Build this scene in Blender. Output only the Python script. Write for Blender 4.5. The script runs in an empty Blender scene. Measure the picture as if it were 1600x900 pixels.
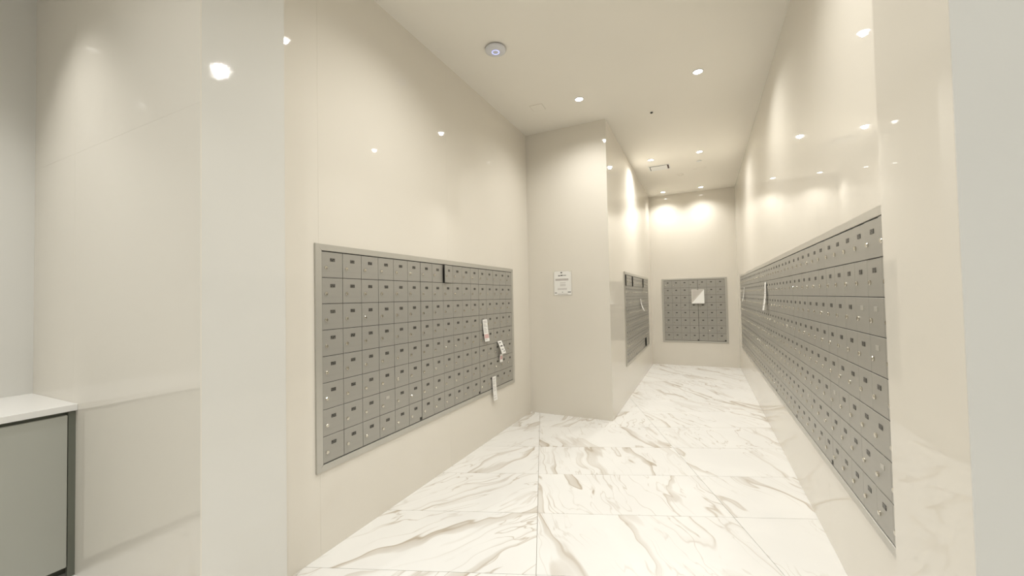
import bpy, bmesh, math, random
from mathutils import Matrix, Vector

S = bpy.context.scene
C = S.collection
PI = math.pi
rnd = random.Random(7)

# ------------------------------------------------------------------ camera
CAM_H = 1.34
F_PX = 617.6                                  # focal length in pixels of the 1600 x 900 frame
yaw, pitch, roll = (math.radians(a) for a in (25.69, 1.435, -1.137))
fw = Vector((-math.sin(yaw) * math.cos(pitch), math.cos(yaw) * math.cos(pitch), math.sin(pitch)))
rt = Vector((math.cos(yaw), math.sin(yaw), 0))
up = rt.cross(fw)
rt2 = math.cos(roll) * rt + math.sin(roll) * up
up2 = -math.sin(roll) * rt + math.cos(roll) * up
cam = bpy.data.cameras.new('camera')
cam.sensor_width = 36
cam.lens = F_PX / 1600 * 36
cam.clip_start = 0.02
cam_o = bpy.data.objects.new('camera', cam)
C.objects.link(cam_o)
m = Matrix.Identity(4)
for i in range(3):
    m[i][0], m[i][1], m[i][2] = rt2[i], up2[i], -fw[i]
m[2][3] = CAM_H
cam_o.matrix_world = m
S.camera = cam_o

# ------------------------------------------------------------------ world, exposure
w = bpy.data.worlds.new('world')
S.world = w
w.use_nodes = True
w.node_tree.nodes['Background'].inputs[0].default_value = (1, 0.95, 0.86, 1)
w.node_tree.nodes['Background'].inputs[1].default_value = 0.05
S.view_settings.view_transform = 'Standard'
S.view_settings.look = 'None'
S.view_settings.exposure = -0.37
S.view_settings.gamma = 1
S.view_settings.use_curve_mapping = False
LAMP_W = 88.0
LAMP_COL = (1.0, 0.992, 0.965)
LOBBY_COL = (0.97, 0.99, 1.0)  # cool lamp tint standing in for lobby daylight


# ------------------------------------------------------------------ materials
def srgb(r, g, b):
    f = lambda c: (c / 12.92 if c <= 0.04045 else ((c + 0.055) / 1.055) ** 2.4)
    return (f(r / 255), f(g / 255), f(b / 255), 1)


def new_mat(name):
    mt = bpy.data.materials.new(name)
    mt.use_nodes = True
    nt = mt.node_tree
    return mt, nt, nt.nodes['Principled BSDF']


def surf(name, col, rough=0.5, metal=0.0, var=0.04, scale=6.0, bump=0.0, bscale=200.0, ior=1.5, rvar=0.0, stretch=None):
    """plain surface with a little procedural variation in colour, gloss and relief"""
    mt, nt, b = new_mat(name)
    N, L = nt.nodes, nt.links
    tc = N.new('ShaderNodeTexCoord')
    mp = N.new('ShaderNodeMapping')
    if stretch:
        mp.inputs['Scale'].default_value = stretch
    L.new(tc.outputs['Object'], mp.inputs['Vector'])
    nz = N.new('ShaderNodeTexNoise')
    nz.inputs['Scale'].default_value = scale
    nz.inputs['Detail'].default_value = 3
    L.new(mp.outputs[0], nz.inputs['Vector'])
    mx = N.new('ShaderNodeMix')
    mx.data_type = 'RGBA'
    mx.inputs[6].default_value = [c * (1 - var) for c in col[:3]] + [1]
    mx.inputs[7].default_value = [min(1, c * (1 + var)) for c in col[:3]] + [1]
    L.new(nz.outputs['Fac'], mx.inputs[0])
    L.new(mx.outputs[2], b.inputs['Base Color'])
    b.inputs['Roughness'].default_value = rough
    if rvar:
        mr = N.new('ShaderNodeMapRange')
        mr.inputs[3].default_value = rough - rvar
        mr.inputs[4].default_value = rough + rvar
        L.new(nz.outputs['Fac'], mr.inputs[0])
        L.new(mr.outputs[0], b.inputs['Roughness'])
    b.inputs['Metallic'].default_value = metal
    b.inputs['IOR'].default_value = ior
    if bump:
        nb = N.new('ShaderNodeTexNoise')
        nb.inputs['Scale'].default_value = bscale
        L.new(mp.outputs[0], nb.inputs['Vector'])
        bp = N.new('ShaderNodeBump')
        bp.inputs['Strength'].default_value = bump
        bp.inputs['Distance'].default_value = 0.002
        L.new(nb.outputs['Fac'], bp.inputs['Height'])
        L.new(bp.outputs[0], b.inputs['Normal'])
    return mt


def emit(name, col, strength):
    mt, nt, b = new_mat(name)
    b.inputs['Base Color'].default_value = (0.8, 0.8, 0.8, 1)
    b.inputs['Emission Color'].default_value = (*col, 1)
    b.inputs['Emission Strength'].default_value = strength
    return mt


def marble(name):
    """polished white porcelain with beige veins; each tile carries its own seed and vein direction"""
    mt, nt, b = new_mat(name)
    N, L = nt.nodes, nt.links

    def math_(op, a, c=None, d=None):
        n = N.new('ShaderNodeMath')
        n.operation = op
        for i, v in enumerate((a, c, d)):
            if v is None:
                continue
            if isinstance(v, (int, float)):
                n.inputs[i].default_value = v
            else:
                L.new(v, n.inputs[i])
        return n.outputs[0]

    def ramp(fac, stops):
        r = N.new('ShaderNodeValToRGB')
        e = r.color_ramp.elements
        while len(e) < len(stops):
            e.new(0.5)
        for el, (p, c) in zip(e, stops):
            el.position = p
            el.color = (c, c, c, 1)
        L.new(fac, r.inputs[0])
        return r.outputs[0]

    def noise(vec, scale, detail, rough=0.5, dist=0.0):
        n = N.new('ShaderNodeTexNoise')
        n.inputs['Scale'].default_value = scale
        n.inputs['Detail'].default_value = detail
        n.inputs['Roughness'].default_value = rough
        n.inputs['Distortion'].default_value = dist
        L.new(vec, n.inputs['Vector'])
        return n.outputs['Fac']

    tc = N.new('ShaderNodeTexCoord')
    at = N.new('ShaderNodeAttribute')
    at.attribute_type = 'OBJECT'
    at.attribute_name = 'seed'
    ad = N.new('ShaderNodeAttribute')
    ad.attribute_type = 'OBJECT'
    ad.attribute_name = 'vein_angle'
    rot = N.new('ShaderNodeVectorRotate')
    rot.rotation_type = 'Z_AXIS'
    L.new(tc.outputs['Object'], rot.inputs['Vector'])
    L.new(ad.outputs['Fac'], rot.inputs['Angle'])
    off = N.new('ShaderNodeCombineXYZ')
    L.new(math_('MULTIPLY', at.outputs['Fac'], 3.7), off.inputs[0])
    L.new(math_('MULTIPLY', at.outputs['Fac'], 1.9), off.inputs[1])
    L.new(at.outputs['Fac'], off.inputs[2])
    va = N.new('ShaderNodeVectorMath')
    va.operation = 'ADD'
    L.new(rot.outputs[0], va.inputs[0])
    L.new(off.outputs[0], va.inputs[1])
    st = N.new('ShaderNodeMapping')
    st.inputs['Scale'].default_value = (0.50, 2.5, 1)      # long veins along local x
    L.new(va.outputs[0], st.inputs['Vector'])
    # gentle warp
    wn = N.new('ShaderNodeTexNoise')
    wn.inputs['Scale'].default_value = 2.2
    wn.inputs['Detail'].default_value = 2
    L.new(va.outputs[0], wn.inputs['Vector'])
    wv = N.new('ShaderNodeVectorMath')
    wv.operation = 'MULTIPLY_ADD'
    L.new(wn.outputs['Color'], wv.inputs[0])
    wv.inputs[1].default_value = (0.30, 0.60, 0)
    L.new(st.outputs[0], wv.inputs[2])
    n1 = noise(wv.outputs[0], 1.15, 3.5, 0.45)
    # one-sided veins: a crisp dark line that fades into beige on one side
    vein1 = ramp(n1, [(0.0, 0), (0.491, 0), (0.498, 0.85), (0.506, 0.42), (0.528, 0.30), (0.540, 0.0), (0.615, 0), (0.622, 0.6), (0.629, 0.12), (0.65, 0)])
    n2 = noise(wv.outputs[0], 2.6, 3, 0.5)
    vein2 = ramp(n2, [(0, 0), (0.43, 0), (0.441, 0.55), (0.452, 0), (0.56, 0), (0.568, 0.65), (0.578, 0)])
    msk = ramp(noise(va.outputs[0], 1.6, 2), [(0, 0), (0.40, 0.0), (0.60, 1.0)])
    msk2 = ramp(noise(st.outputs[0], 0.9, 2), [(0, 0.15), (0.40, 0.15), (0.56, 1.0)])
    v = math_('MAXIMUM', math_('MULTIPLY', vein1, msk2), math_('MULTIPLY', vein2, msk))
    mx = N.new('ShaderNodeMix')
    mx.data_type = 'RGBA'
    mx.inputs[6].default_value = srgb(240, 238, 233)
    mx.inputs[7].default_value = srgb(156, 133, 97)
    L.new(v, mx.inputs[0])
    cl = ramp(noise(va.outputs[0], 3.0, 3), [(0, 0.94), (0.45, 0.97), (0.65, 1.0)])
    mu = N.new('ShaderNodeMix')
    mu.data_type = 'RGBA'
    mu.blend_type = 'MULTIPLY'
    mu.inputs[0].default_value = 1
    L.new(mx.outputs[2], mu.inputs[6])
    L.new(cl, mu.inputs[7])
    L.new(mu.outputs[2], b.inputs['Base Color'])
    b.inputs['Roughness'].default_value = 0.34
    return mt


M = {
    'slab': surf('cream_porcelain', srgb(227, 221, 209), 0.018, var=0.012, scale=1.5, rvar=0.004),
    'paint': surf('white_paint', srgb(220, 218, 211), 0.035, var=0.01, scale=3, bump=0.05),
    'ceil': surf('ceiling_paint', srgb(236, 231, 220), 0.9, var=0.01, scale=3, bump=0.15, bscale=300),
    'joint': surf('joint_grout', srgb(206, 198, 184), 0.8),
    'grout': surf('floor_grout', srgb(196, 188, 170), 0.8, var=0.05, scale=40),
    'marble': marble('veined_porcelain'),
    'door': surf('brushed_aluminium', srgb(166, 163, 155), 0.36, metal=0.3, var=0.05, scale=3, bump=0.10, bscale=120, stretch=(1, 1, 14)),
    'rail': surf('aluminium_trim', srgb(190, 187, 178), 0.32, metal=0.4, var=0.03, scale=20),
    'dark': surf('dark_gap', srgb(52, 50, 45), 0.7),
    'chrome': surf('chrome', srgb(205, 200, 188), 0.16, metal=1.0, var=0.02),
    'key': surf('keyway', srgb(40, 38, 34), 0.5),
    'white': surf('white_plastic', srgb(226, 225, 220), 0.4, var=0.01),
    'apw': surf('access_point_shell', srgb(214, 214, 216), 0.35, var=0.01),
    'paper': surf('paper', srgb(238, 236, 230), 0.7, var=0.02, scale=20),
    'paper2': surf('printed_paper', srgb(205, 200, 190), 0.6, var=0.03, scale=30),
    'sleeve': surf('plastic_sleeve', srgb(214, 209, 198), 0.12, var=0.02, scale=20),
    'ink': surf('ink', srgb(78, 74, 72), 0.7),
    'inklight': surf('faded_ink', srgb(168, 158, 154), 0.7),
    'pink': surf('red_tint_print', srgb(214, 176, 172), 0.7),
    'tape': surf('clear_tape', srgb(226, 222, 208), 0.2),
    'counter': surf('white_quartz', srgb(240, 238, 233), 0.2, var=0.015, scale=60),
    'cab': surf('grey_laminate', srgb(178, 178, 168), 0.38, var=0.015, scale=5),
    'cabdark': surf('dark_recess', srgb(110, 112, 100), 0.6),
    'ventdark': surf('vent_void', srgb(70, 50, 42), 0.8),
    'lens': emit('lit_lens', (1.0, 0.97, 0.92), 26),
    'led': emit('blue_led', (0.25, 0.35, 1.0), 1.6),
}


def plate_mat():
    """dark engraved number plate: a few light strokes too small to read"""
    mt, nt, b = new_mat('number_plate')
    N, L = nt.nodes, nt.links
    tc = N.new('ShaderNodeTexCoord')
    oi = N.new('ShaderNodeObjectInfo')
    mp = N.new('ShaderNodeMapping')
    mp.inputs['Scale'].default_value = (320, 1, 130)
    L.new(tc.outputs['Object'], mp.inputs['Vector'])
    ad = N.new('ShaderNodeVectorMath')
    ad.operation = 'ADD'
    L.new(mp.outputs[0], ad.inputs[0])
    sc = N.new('ShaderNodeMath')
    sc.operation = 'MULTIPLY'
    sc.inputs[1].default_value = 97
    L.new(oi.outputs['Random'], sc.inputs[0])
    cb = N.new('ShaderNodeCombineXYZ')
    L.new(sc.outputs[0], cb.inputs[0])
    L.new(cb.outputs[0], ad.inputs[1])
    nz = N.new('ShaderNodeTexNoise')
    nz.inputs['Scale'].default_value = 1.0
    nz.inputs['Detail'].default_value = 1
    L.new(ad.outputs[0], nz.inputs['Vector'])
    r = N.new('ShaderNodeValToRGB')
    e = r.color_ramp.elements
    e[0].position, e[0].color = 0.55, srgb(54, 52, 47)
    e[1].position, e[1].color = 0.66, srgb(136, 133, 124)
    L.new(nz.outputs['Fac'], r.inputs[0])
    L.new(r.outputs[0], b.inputs['Base Color'])
    b.inputs['Roughness'].default_value = 0.4
    return mt


M['plate'] = plate_mat()


# ------------------------------------------------------------------ mesh helpers
def box(bm, x0, x1, y0, y1, z0, z1):
    v = [bm.verts.new((x, y, z)) for x in (x0, x1) for y in (y0, y1) for z in (z0, z1)]
    for f in ((0, 1, 3, 2), (4, 6, 7, 5), (0, 4, 5, 1), (2, 3, 7, 6), (0, 2, 6, 4), (1, 5, 7, 3)):
        bm.faces.new([v[i] for i in f])


def mesh(name, bm, mat, smooth=False):
    bmesh.ops.recalc_face_normals(bm, faces=bm.faces)
    me = bpy.data.meshes.new(name)
    bm.to_mesh(me)
    bm.free()
    if smooth:
        for p in me.polygons:
            p.use_smooth = True
    me.materials.append(mat)
    return me


def boxmesh(name, b, mat):
    bm = bmesh.new()
    box(bm, *b)
    return mesh(name, bm, mat)


def chamfer_mesh(name, x0, x1, y0, y1, z0, z1, c, mat):
    """box with its front (-y) edge chamfered by c"""
    bm = bmesh.new()
    r = [[bm.verts.new((x, y, z)) for x, z in ((a + i, d + i), (b - i, d + i), (b - i, e - i), (a + i, e - i))]
         for y, i, a, b, d, e in ((y1, 0, x0, x1, z0, z1), (y0 + c, 0, x0, x1, z0, z1), (y0, c, x0, x1, z0, z1))]
    for a, b in ((r[0], r[1]), (r[1], r[2])):
        for i in range(4):
            bm.faces.new((a[i], a[(i + 1) % 4], b[(i + 1) % 4], b[i]))
    bm.faces.new(r[2])
    bm.faces.new(r[0][::-1])
    return mesh(name, bm, mat)


def lathe(name, prof, mat, n=24, axis='z', smooth=False):
    """prof: (radius, height) pairs, from the first to the last"""
    bm = bmesh.new()
    rings = []
    for r, h in prof:
        if r < 1e-6:
            rings.append([bm.verts.new((0, 0, h))])
        else:
            rings.append([bm.verts.new((r * math.cos(2 * PI * k / n), r * math.sin(2 * PI * k / n), h)) for k in range(n)])
    for a, b in zip(rings, rings[1:]):
        for k in range(n):
            j = (k + 1) % n
            if len(a) == 1 and len(b) == 1:
                continue
            if len(a) == 1:
                bm.faces.new((a[0], b[k], b[j]))
            elif len(b) == 1:
                bm.faces.new((a[k], a[j], b[0]))
            else:
                bm.faces.new((a[k], a[j], b[j], b[k]))
    if axis == 'y':                                    # height becomes -y (out of the wall)
        bmesh.ops.transform(bm, matrix=Matrix.Rotation(PI / 2, 4, 'X'), verts=bm.verts)
    return mesh(name, bm, mat, smooth)


def link(name, me, parent=None, loc=(0, 0, 0), rot=(0, 0, 0)):
    o = bpy.data.objects.new(name, me)
    C.objects.link(o)
    o.parent = parent
    o.location = loc
    o.rotation_euler = rot
    return o


def tag(o, label, cat, group=None):
    o['label'] = label
    o['category'] = cat
    if group:
        o['group'] = group
    return o


def struct(o):
    o['kind'] = 'structure'
    return o


def thing(name, label, cat, loc, rotz=0, group=None):
    o = bpy.data.objects.new(name, None)
    o.empty_display_size = 0.1
    C.objects.link(o)
    o.location = loc
    o.rotation_euler = (0, 0, rotz)
    return tag(o, label, cat, group)


# ------------------------------------------------------------------ the setting
H = 3.27
XL, XC, XR = -1.85, -0.90, 0.578           # mailbox wall, corridor wall, long wall opposite
YM, YE = 4.30, 8.18                        # notice wall, end wall
XA = -3.45                                 # side wall of the cabinet niche
YN = 0.852                                 # niche wall
YB, XB = -3.6, 3.6                         # lobby behind the camera

struct(link('floor', boxmesh('floor_bed', (XA - .1, XB + .1, YB - .1, YE + .1, -.10, -.0115), M['grout'])))
struct(link('ceiling', boxmesh('ceiling', (XA - .1, XB + .1, YB - .1, YE + .1, H, H + .1), M['ceil'])))
floor = bpy.data.objects['floor']

# floor tiles, laid on a grid turned against the walls
TA = math.radians(21.3)
TU, TV, U0, V0 = 1.174, 0.549, -0.06, 1.945
tile_me = None
bm = bmesh.new()
g = 0.0012
box(bm, g, TU - g, g, TV - g, -.0115, 0)
tile_me = mesh('floor_tile', bm, M['marble'])
ca, sa = math.cos(TA), math.sin(TA)


def in_room(x, y):
    if XL < x < XR and 0.8 < y <= YM:
        return True
    if XC < x < XR and YM <= y < YE:
        return True
    return XA < x < XB and YB < y < 1.0 and (y < YN or x > XL)


tr = random.Random(21)
for j in range(-12, 18):
    for i in range(-6, 7):
        u, v = U0 + i * TU, V0 + j * TV
        hit = False
        for a in range(9):
            for b in range(6):
                uu, vv = u + TU * (a + .0) / 8, v + TV * b / 5
                if in_room(uu * ca - vv * sa, uu * sa + vv * ca):
                    hit = True
        if not hit:
            continue
        t = link('floor_tile', tile_me, floor, (u * ca - v * sa, u * sa + v * ca, 0), (0, 0, TA))
        t['seed'] = tr.uniform(0, 40)
        if i < 0:
            an = tr.uniform(-0.95, -0.55)
        elif i == 0:
            an = tr.choice((tr.uniform(-1.15, -0.7), tr.uniform(-1.3, -0.8), tr.uniform(1.1, 1.5)))
        else:
            an = tr.uniform(0.95, 1.5)
        t['vein_angle'] = an


def slab_wall(name, origin, rotz, width, joints=(), zj=(), height=H, mat='slab', depth=.09):
    """wall face at local y = 0 looking along -y, clad in slabs parted by narrow joints"""
    wl = struct(link(name, boxmesh(name, (.002, width - .002, .004, depth, 0, height), M['joint']), None, origin, (0, 0, rotz)))
    xs = [0] + sorted(joints) + [width]
    zs = [0] + sorted(zj) + [height]
    k = .00025
    for a, b in zip(xs, xs[1:]):
        for c, d in zip(zs, zs[1:]):
            link('wall_slab', boxmesh('wall_slab', (a + (k if a else 0), b - (k if b < width else 0), 0, .004,
                                      c + (k if c else 0), d - (k if d < height else 0)), M[mat]), wl)
    return wl


YPL, YPR = 1.197, 1.324                    # far ends of the two pilasters
slab_wall('wall_left', (XL, YPL, 0), PI / 2, YM - YPL, [1.459 - YPL, 2.659 - YPL, 3.859 - YPL])
slab_wall('wall_middle', (XL, YM, 0), 0, XC - XL)
slab_wall('wall_corridor', (XC, YM + .0042, 0), PI / 2, YE - YM - .0042, [1.2, 2.4, 3.6])
slab_wall('wall_end', (XC, YE, 0), 0, XR - XC, [1.2])
slab_wall('wall_right', (XR, YE, 0), -PI / 2, YE - YPR, [YE - 7.44, YE - 6.24, YE - 5.04, YE - 3.84, YE - 2.642, YE - 1.44])
slab_wall('wall_niche', (XA, YN, 0), 0, -1.743 - XA, [.55], [2.13])
slab_wall('wall_side', (XA, YB, 0), PI / 2, YN - YB, [1.2, 2.4, 3.6], mat='paint')
struct(link('wall_pilaster_left', boxmesh('pilaster', (-1.94, -1.743, YN + .0042, YPL, 0, H), M['paint'])))
struct(link('wall_pilaster_right', boxmesh('pilaster', (.42, .70, .990, YPR, 0, H), M['slab'])))
struct(link('wall_front', boxmesh('wall_front', (.4202, XB, .987, .990, 0, H), M['paint'])))
struct(link('wall_back', boxmesh('wall_back', (XA, XB, YB - .08, YB, 0, H), M['paint'])))
struct(link('wall_lobby', boxmesh('wall_lobby', (XB, XB + .08, YB, .990, 0, H), M['paint'])))

# ------------------------------------------------------------------ recessed downlights
ring_me = lathe('trim_ring', [(.036, .0), (.037, -.006), (.044, -.005), (.047, -.0005), (.047, 0)], M['white'], 28, smooth=True)
lens_me = lathe('lens', [(0, -.003), (.030, -.0035), (.0365, -.001)], M['lens'], 24, smooth=True)


def downlight(x, y, label, power=LAMP_W, size=150, group='recessed ceiling downlights', col=LAMP_COL):
    t = thing('downlight', label, 'ceiling light', (x, y, H), 0, group)
    link('trim_ring', ring_me, t)
    link('lens', lens_me, t)
    l = bpy.data.lights.new('bulb', 'SPOT')
    l.energy = power
    l.color = col
    l.spot_size = math.radians(size)
    l.spot_blend = 1.0
    l.shadow_soft_size = .022
    link('bulb', l, t, (0, 0, -.012))
    return t


downlight(-1.03, 3.74, 'lit round downlight beside the small square ceiling hatch', LAMP_W * .78)
downlight(.02, 3.76, 'lit round downlight over the long mailbox row, between access point and corridor')
downlight(-.61, 5.92, 'lit round downlight right beside the rectangular ceiling vent', LAMP_W * 1.2, 166)
downlight(.02, 5.90, 'lit round downlight beside the small round ceiling cover plate', LAMP_W * 1.2, 166)
downlight(-.61, 7.89, 'lit round downlight where the corridor wall meets the end wall', LAMP_W * .52, 135)
downlight(.03, 7.87, 'lit round downlight close to the end wall, on the long mailbox row side', LAMP_W * .52, 135)
for x in (-1.0, .02):
    downlight(x, 1.86, 'lit round downlight over the entrance between the two pilasters')
downlight(-2.82, .42, 'lit round downlight over the white counter in the niche', LAMP_W * 1.0, 84)
for x in (-2.1, -1.0, .02, 1.2, 2.4):  # unseen grid extended from the reflected lamp; extra lamps added for cool fill
    for y in (-.14, -2.2):
        downlight(x, y, 'unseen round downlight in a lobby grid filled out to add cool light', LAMP_W * .74, col=LOBBY_COL)

# ------------------------------------------------------------------ mailboxes
ROWS, PH, ZB = 8, .1422, .475
GAP = .003                                 # dark joint between two units
FW = .040                                  # width of the trim frame
lock_me = lathe('lock', [(.0095, 0), (.0095, .004), (.0075, .0062), (0, .0066)], M['chrome'], 14, 'y')
key_me = boxmesh('keyway', (-.0011, .0011, -.0075, -.006, -.0045, .0045), M['key'])
plate_me = chamfer_mesh('number_plate', -.0155, .0155, -.0018, 0, -.009, .009, .0005, M['plate'])
blank_me = chamfer_mesh('number_plate', -.0155, .0155, -.0018, 0, -.009, .009, .0005, M['rail'])
maker_me = boxmesh('maker_label', (-.011, .011, -.0015, 0, -.010, .010), M['dark'])
door_cache = {}


def door_mesh(pw):
    """door with its hinge edge at local x = 0, the leaf running to -x"""
    k = round(pw, 4)
    if k not in door_cache:
        gx, gz = .0011, .0016
        door_cache[k] = chamfer_mesh('door', -pw + gx * 2, 0, -.0055, 0, gz, PH - gz, .0010, M['door'])
    return door_cache[k]


def bank(label, cat_group, origin, rotz, ncol, pw, ajar=None, blanks=(), tilt=.004, maker=True, tail=GAP):
    """one mailbox unit; local x to the viewer's right, local -y out of the wall, z up from its bottom edge"""
    off = Matrix.Rotation(rotz, 3, 'Z') @ Vector((0, -.0004, 0))
    t = thing('mailbox_bank', label, 'mailboxes', Vector(origin) + off, rotz, cat_group)
    wd = ncol * pw
    link('back_plate', boxmesh('back_plate', (0, wd + tail, -.002, .0, -.0039, ROWS * PH + .0039), M['dark']), t)
    dm = door_mesh(pw)
    ajar = ajar or {}
    for c in range(ncol):
        for r in range(ROWS):                       # r = 0 is the top row
            a = ajar.get((c, r), 0.0)
            a = math.radians(a) if a else abs(rnd.gauss(0, tilt))
            d = link('door', dm, t, ((c + 1) * pw - .0011, -.0022, (ROWS - 1 - r) * PH), (0, 0, a))
            link('number_plate', blank_me if (c, r) in blanks else plate_me, d, (-pw * .49, -.0053, PH * .695))
            lk = link('lock', lock_me, d, (-pw * .80, -.0052, PH * .385), (0, rnd.uniform(-.5, .5), 0))
    if maker:
        link('maker_label', maker_me, t, (wd - .014, -.0074, .014))
    return t


def frame(num, origin, rotz, wd, fw=FW):
    t = bpy.data.objects.new('trim_%d' % num, None)
    C.objects.link(t)
    t.location = origin
    t.rotation_euler = (0, 0, rotz)
    struct(t)
    ht = ROWS * PH
    dp, bv = .010, .003
    # four mitred rails: outline corners outside and inside
    o = [(-fw, -fw), (wd + fw, -fw), (wd + fw, ht + fw), (-fw, ht + fw)]
    q = [(-.0002, -.004), (wd + .0002, -.004), (wd + .0002, ht + .004), (-.0002, ht + .004)]
    for i in range(4):
        j = (i + 1) % 4
        bm = bmesh.new()
        quad = [Vector((*o[i], 0)), Vector((*o[j], 0)), Vector((*q[j], 0)), Vector((*q[i], 0))]
        # hairline gap at the mitres
        e = (quad[1] - quad[0]).normalized() * .0005
        quad[0] += e; quad[3] += e; quad[1] -= e; quad[2] -= e
        inw = (quad[3] - quad[0])
        n_ = Vector((-(quad[1] - quad[0]).y, (quad[1] - quad[0]).x, 0)).normalized()
        bk = [bm.verts.new((p.x, 0, p.y)) for p in quad]
        f0 = [bm.verts.new((p.x, -dp + bv, p.y)) for p in quad]
        s = [n_ * bv * .6, n_ * bv * .6, -n_ * .001, -n_ * .001]
        f1 = [bm.verts.new((p.x + k.x, -dp, p.y + k.y)) for p, k in zip(quad, s)]
        for a, b in ((bk, f0), (f0, f1)):
            for k in range(4):
                bm.faces.new((a[k], a[(k + 1) % 4], b[(k + 1) % 4], b[k]))
        bm.faces.new(f1)
        bm.faces.new(bk[::-1])
        link('frame_rail', mesh('frame_rail', bm, M['rail']), t)
    return t


GM = 'recessed grey mailbox banks'
# --- the set on the left-hand wall: 6 + 6 + 5 columns
PW = .1374
y0 = 1.471
bank('grey mailbox bank next to the white pilaster, across from the long row', GM,
     (XL, y0, ZB), PI / 2, 6, PW, blanks={(3, 6)})
bank('grey mailbox bank with one top-row door ajar, beside the bank with paper slips', GM,
     (XL, y0 + 6 * PW + GAP, ZB), PI / 2, 6, PW, ajar={(2, 0): 9})
bank('five-column grey mailbox bank with three paper slips hanging on it', GM,
     (XL, y0 + 12 * PW + 2 * GAP, ZB), PI / 2, 5, PW, maker=False, tail=0)
frame(1, (XL, y0, ZB), PI / 2, 17 * PW + 2 * GAP)

# --- the set on the corridor wall: 6 + 6 + 5 columns
y1 = 5.225
bank('grey mailbox bank with top-row doors ajar, first past the notice wall corner', GM,
     (XC, y1, ZB), PI / 2, 6, PW, ajar={(0, 0): 8, (4, 0): 8, (0, 3): 3})
bank('grey mailbox bank between two others on the narrow corridor wall past the notice', GM,
     (XC, y1 + 6 * PW + GAP, ZB), PI / 2, 6, PW)
bank('five-column grey mailbox bank on corridor wall beside the end wall corner', GM,
     (XC, y1 + 12 * PW + 2 * GAP, ZB), PI / 2, 5, PW, ajar={(0, 0): 8, (1, 7): 11}, tail=0)
frame(2, (XC, y1, ZB), PI / 2, 17 * PW + 2 * GAP)

# --- the set on the end wall: 4 + 3 columns
PE = .149
x0 = -.673
bank('four-column grey mailbox bank on the end wall, half under a white sheet', GM,
     (x0, YE, ZB - .004), 0, 4, PE)
bank('three-column grey mailbox bank on the end wall', GM, (x0 + 4 * PE + GAP, YE, ZB - .004), 0, 3, PE, tail=0)
frame(3, (x0, YE, ZB - .004), 0, 7 * PE + GAP, .036)

# --- the long row on the right-hand wall: seven banks of six columns
PR = .1386
yr = 7.509
order = ['bank at the end wall corner of the long mailbox row', 'second bank from the end wall in the long mailbox row',
         'third bank from the end wall in the long mailbox row', 'middle bank of the seven in the long mailbox row',
         'third bank from the pilaster in the long mailbox row', 'second bank from the pilaster in the long mailbox row',
         'bank beside the pilaster in the long mailbox row']
for k in range(7):
    bl = {(4, 2), (3, 2), (5, 2), (4, 3), (4, 6), (0, 5)} if k == 6 else {(2, 6)} if k == 5 else set()
    aj = {}
    for c in range(6):
        aj[(c, 0)] = rnd.choice((1.0, 1.6, 0.8, 2.0))
    aj[(5, 0)] = 2.5
    if k in (0, 3):
        aj = {}
    bank('grey ' + order[k], GM, (XR, yr - k * (6 * PR + GAP), ZB - .012), -PI / 2, 6, PR,
         ajar=aj, blanks=bl, tilt=.006, tail=GAP if k < 6 else 0)
frame(4, (XR, yr, ZB - .012), -PI / 2, 42 * PR + 6 * GAP)


# ------------------------------------------------------------------ papers
def strip(name, pts, wd, mat, thick=.0006, skew=0.0):
    """paper strip: pts are (y, z) of its centre line, local x across"""
    bm = bmesh.new()
    fr, bk = [], []
    zt = pts[0][1]
    for y, z in pts:
        sx = skew * (zt - z)
        fr.append([bm.verts.new((s * wd / 2 + sx, y, z)) for s in (-1, 1)])
        bk.append([bm.verts.new((s * wd / 2 + sx, y + thick, z)) for s in (-1, 1)])
    for i in range(len(pts) - 1):
        bm.faces.new((fr[i][0], fr[i][1], fr[i + 1][1], fr[i + 1][0]))
        bm.faces.new((bk[i][1], bk[i][0], bk[i + 1][0], bk[i + 1][1]))
        for s in (0, 1):
            bm.faces.new((fr[i][s], fr[i + 1][s], bk[i + 1][s], bk[i][s]))
    for i in (0, -1):
        bm.faces.new((fr[i][0], fr[i][1], bk[i][1], bk[i][0]))
    return mesh(name, bm, mat)


def print_on(t, rects, pts, mat, skew, name='printed_lines'):
    """ink bars 0.3 mm in front of the strip, following its centre line"""
    def yat(z):
        for (ya, za), (yb, zb) in zip(pts, pts[1:]):
            if zb <= z <= za:
                return ya + (yb - ya) * (za - z) / (za - zb)
        return pts[-1][0]
    bm = bmesh.new()
    zt = pts[0][1]
    for xa, xb, za, zb in rects:
        vs = []
        for x, z in ((xa, za), (xb, za), (xb, zb), (xa, zb)):
            vs.append(bm.verts.new((x + skew * (zt - z), yat(z) - .0005, z)))
        bm.faces.new(vs)
    link(name, mesh(name, bm, mat), t)


def slip(label, loc, rotz, wd, ht, skew=0.0, curl=.02, pink=False, cat='paper slip', group='paper slips hung on mailbox doors', out=.0165, bold=False):
    t = thing('paper_slip', label, cat, loc, rotz, group)
    pts = [(-out - curl * (s / 8) ** 2, -ht * s / 8) for s in range(9)]
    pts[0] = (-.0150, 0)                      # top edge tucked against the door
    link('sheet', strip('sheet', pts, wd, M['paper'], skew=skew), t)
    r2 = random.Random(int(abs(loc[1]) * 1000))
    rects = [(-wd * .38, wd * (.10 + .28 * r2.random()), -ht * f, -ht * (f + (.035 if bold else .016)))
             for f in ([.1, .25, .4, .55, .7] if bold else [.08, .13, .2, .26, .31, .4, .46, .52, .58, .8, .9])]
    print_on(t, rects, pts, M['ink'] if bold else M['inklight'], skew)
    if pink:
        print_on(t, [(-wd * .45, wd * .45, -ht * .68, -ht * .86)], pts, M['pink'], skew, 'tinted_band')
    return t


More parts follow.
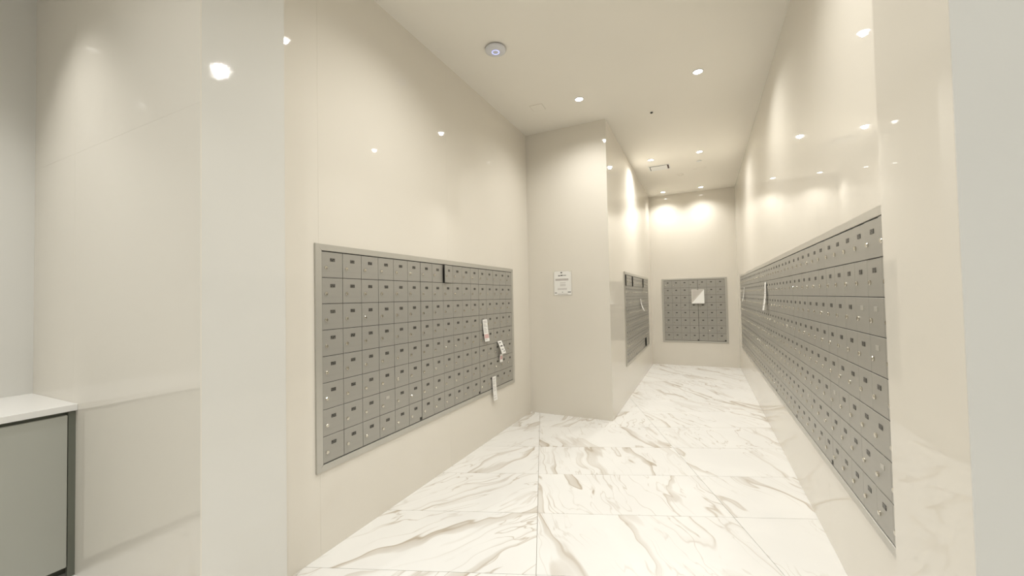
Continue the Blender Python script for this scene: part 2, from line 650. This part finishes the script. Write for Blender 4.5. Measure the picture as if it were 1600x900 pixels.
slip('white delivery slip with a pink band on the five-column mailbox bank', (XL, 3.215, 1.145), PI / 2, .086, .205, .08, .014, True)
slip('long pale slip hanging below the trim frame of the five-column bank', (XL, 3.375, .585), PI / 2, .074, .225, .0, .014, out=.017)
# the folded one
t = thing('paper_slip', 'white slip folded over and turned up, on the five-column mailbox bank', 'paper slip', (XL, 3.50, .915), PI / 2, 'paper slips hung on mailbox doors')
pts = [(-.0150, 0), (-.024, -.02), (-.040, -.07), (-.056, -.125)]
link('sheet', strip('sheet', pts, .084, M['paper'], skew=.16), t)
print_on(t, [(-.028, .012, -.015, -.022), (-.02, .024, -.045, -.056), (-.03, -.01, -.05, -.054), (-.02, .02, -.08, -.086), (.005, .03, -.10, -.108)], pts, M['ink'], .16)
p2 = [(-.056, -.125), (-.026, -.132), (-.024, -.17), (-.030, -.21)]
fo = link('folded_tail', strip('folded_tail', p2, .06, M['paper'], skew=-.10), t, (.018, 0, 0))
print_on(fo, [(-.022, .022, -.15, -.185)], p2, M['pink'], -.10, 'tinted_band')

slip('long white slip hung on the middle bank of the long mailbox row', (XR, 4.60, 1.445), -PI / 2, .105, .275, .18, .03, out=.018)
slip('narrow white slip near the end wall on the long mailbox row', (XR, 6.80, 1.43), -PI / 2, .075, .215, .06, .03, out=.018)
slip('small white slip on the corridor wall mailbox bank, bent up at its foot', (XC, 6.53, 1.285), PI / 2, .08, .19, .10, .05, out=.017)

# sheet with a folded corner on the end wall bank
t = thing('paper_sheet', 'white sheet with a large folded corner, hung on the end wall mailboxes', 'paper', (-.078, YE, 1.432), 0)
bm = bmesh.new()
W2, HT = .107, .262
P = [(-W2, -.0165, 0), (W2, -.0165, 0), (W2, -.050, -HT), (-W2, -.046, -HT)]
vf = [bm.verts.new(p) for p in P]
vb = [bm.verts.new((p[0], p[1] + .0006, p[2])) for p in P]
bm.faces.new(vf); bm.faces.new(vb[::-1])
for i in range(4):
    bm.faces.new((vf[i], vf[(i + 1) % 4], vb[(i + 1) % 4], vb[i]))
link('sheet', mesh('sheet', bm, M['paper2']), t)
bm = bmesh.new()
P = [(W2 + .001, -.0185, -.006), (W2 + .001, -.068, -HT - .001), (-W2, -.049, -HT - .001)]
vf = [bm.verts.new(p) for p in P]
vb = [bm.verts.new((p[0], p[1] + .0008, p[2])) for p in P]
bm.faces.new(vf); bm.faces.new(vb[::-1])
for i in range(3):
    bm.faces.new((vf[i], vf[(i + 1) % 3], vb[(i + 1) % 3], vb[i]))
link('clip', boxmesh('clip', (-.012, .012, -.0185, -.0150, -.012, .006), M['chrome']), t)
link('folded_flap', mesh('folded_flap', bm, M['paper']), t)
bm = bmesh.new()
for k in range(9):
    z = -.022 - k * .021
    xe = W2 * .75 - k * .021
    yy = -.0165 - .032 * (-z / HT) - .0015
    bm.faces.new([bm.verts.new(p) for p in ((-W2 * .8, yy, z), (xe, yy, z), (xe, yy - .0006, z - .005), (-W2 * .8, yy - .0006, z - .005))])
link('printed_lines', mesh('printed_lines', bm, M['inklight']), t)

# notice in a clear sleeve on the notice wall
t = thing('notice', 'printed letter-size notice in a clear sleeve taped to the plain wall', 'notice', (-1.428, YM, 1.360), 0)
link('sleeve', boxmesh('sleeve', (-.112, .112, -.002, 0, -.006, .279), M['sleeve']), t)
sh = link('sheet', boxmesh('sheet', (-.100, .100, -.0030, -.002, .004, .272), M['paper']), t)
bm = bmesh.new()


def bar(bm, x0, x1, z0, z1, y=-.0034):
    bm.faces.new([bm.verts.new(p) for p in ((x0, y, z0), (x1, y, z0), (x1, y, z1), (x0, y, z1))])


for x0_, x1_, z0_, z1_ in ((-.052, -.026, .217, .226), (-.022, .004, .219, .230), (.008, .044, .221, .227)):
    bar(bm, x0_, x1_, z0_, z1_)
bar(bm, -.094, -.070, .022, .030)
bar(bm, .060, .096, .030, .038)
bar(bm, -.010, .004, .032, .037)
link('printed_title', mesh('printed_title', bm, M['ink']), sh)
bm = bmesh.new()
for k in range(4):
    bar(bm, -.086, .070, .166 + k * .0058, .1695 + k * .0058)
for z in (.138, .118, .104):
    bar(bm, -.03, .035, z, z + .004)
for z in (.074, .062):
    bar(bm, -.06, .05, z, z + .004)
bar(bm, -.06, .06, .010, .014)
link('printed_text', mesh('printed_text', bm, M['inklight']), sh)
bm = bmesh.new()
vs = [bm.verts.new((-.012 + .011 * math.cos(a), -.0034, .256 + .008 * math.sin(a))) for a in [i * PI / 4 for i in range(8)]]
bm.faces.new(vs)
link('printed_emblem', mesh('printed_emblem', bm, M['ink']), sh)
for x in (-.106, .090):
    link('tape', boxmesh('tape', (x - .012, x + .014, -.0036, 0, .262, .288), M['tape']), t)

# ------------------------------------------------------------------ ceiling fittings
t = thing('access_point', 'white disc-shaped wireless access point with a blue light ring', 'access point', (-1.385, 2.67, H))
link('mount', lathe('mount', [(.070, 0), (.070, -.008), (0, -.008)], M['ventdark'], 32), t)
link('shell', lathe('shell', [(.078, -.006), (.081, -.012), (.079, -.020), (.068, -.027), (.040, -.031), (0, -.032)], M['apw'], 40, smooth=True), t)
link('light_ring', lathe('light_ring', [(.023, -.0313), (.024, -.0330), (.029, -.0330), (.030, -.0308)], M['led'], 32), t)

t = thing('ceiling_hatch', 'small square flush access hatch in the ceiling', 'access hatch', (-1.455, 3.71, H), math.radians(2))
link('hatch_frame', boxmesh('hatch_frame', (-.066, .066, -.066, .066, -.0015, 0), M['joint']), t)
link('hatch_cover', boxmesh('hatch_cover', (-.062, .062, -.062, .062, -.003, -.001), M['ceil']), t)

t = thing('air_vent', 'rectangular ceiling air vent with a dropped blank plate', 'air vent', (-.53, 6.335, H))
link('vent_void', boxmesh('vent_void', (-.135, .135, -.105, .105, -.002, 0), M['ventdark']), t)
bm = bmesh.new()
for b in ((-.15, .15, -.12, -.105), (-.15, .15, .105, .12), (-.15, -.135, -.105, .105), (.135, .15, -.105, .105)):
    box(bm, *b, -.006, 0)
link('vent_frame', mesh('vent_frame', bm, M['white']), t)
link('vent_plate', boxmesh('vent_plate', (-.122, .112, -.094, .086, -.012, -.007), M['white']), t)
for s in (-1, 1):
    link('hanger', boxmesh('hanger', (s * .07 - .008, s * .07 + .008, -.008, .008, -.008, -.001), M['ventdark']), t)

t = thing('ceiling_speaker', 'large flush round speaker grille in the corridor ceiling', 'speaker', (.016, 6.66, H))
link('rim', lathe('rim', [(.082, 0), (.083, -.004), (.092, -.003), (.094, 0)], M['ceil'], 36, smooth=True), t)
link('grille', lathe('grille', [(.082, -.001), (.078, -.003), (0, -.003)], M['ceil'], 36), t)
t = thing('smoke_detector', 'small flush round detector beside the ceiling speaker grille', 'detector', (-.265, 6.89, H))
link('base', lathe('base', [(.050, 0), (.050, -.004), (.044, -.006), (0, -.006)], M['ceil'], 28), t)
link('cap', lathe('cap', [(.034, -.006), (.032, -.011), (0, -.012)], M['ceil'], 28, smooth=True), t)
t = thing('sprinkler_cover', 'small white concealed sprinkler cover plate between downlight and speaker', 'sprinkler', (.010, 6.30, H))
link('cover', lathe('cover', [(.036, -.002), (.037, -.006), (.033, -.008), (0, -.0085)], M['white'], 28, smooth=True), t)
link('stem', lathe('stem', [(.012, 0), (.012, -.004), (0, -.004)], M['chrome'], 12), t)
t = thing('ceiling_sensor', 'tiny black sensor dot in the ceiling near the corner of the notice wall', 'sensor', (-.428, 4.37, H))
link('body', lathe('body', [(.014, 0), (.013, -.010), (.008, -.014), (0, -.0145)], M['dark'], 14), t)
link('collar', lathe('collar', [(.017, 0), (.017, -.002), (.012, -.003)], M['white'], 14), t)

# ------------------------------------------------------------------ counter cabinet in the niche
XF, HC = -2.845, .852
YC0 = -1.55
t = thing('cabinet', 'grey handleless base cabinet under a white counter against the niche wall', 'cabinet', (XA + .0005, YC0, 0), 0)
Lc, Dc = YN - YC0, XF - XA
link('carcass', boxmesh('carcass', (0, Dc - .045, 0, Lc, .075, HC - .040), M['cabdark']), t)
link('toe_kick', boxmesh('toe_kick', (.02, Dc - .09, 0, Lc, 0, .075), M['cabdark']), t)
dw = (Lc - .028) / 4
for k in range(4):
    bm = bmesh.new()
    box(bm, Dc - .045, Dc - .020, k * dw + .0015, (k + 1) * dw - .0015, .055, HC - .052)
    bmesh.ops.bevel(bm, geom=list(bm.edges), offset=.002, segments=1, affect='EDGES')
    link('door', mesh('door', bm, M['cab']), t)
link('end_filler', boxmesh('end_filler', (Dc - .045, Dc - .024, Lc - .026, Lc, .0, HC - .040), M['cabdark']), t)
bm = bmesh.new()
box(bm, XA, XF, YC0 - .01, YN, HC - .032, HC)
bmesh.ops.bevel(bm, geom=list(bm.edges), offset=.0015, segments=1, affect='EDGES')
tag(link('countertop', mesh('countertop', bm, M['counter'])), 'white stone countertop lying on the grey cabinet in the niche', 'countertop')
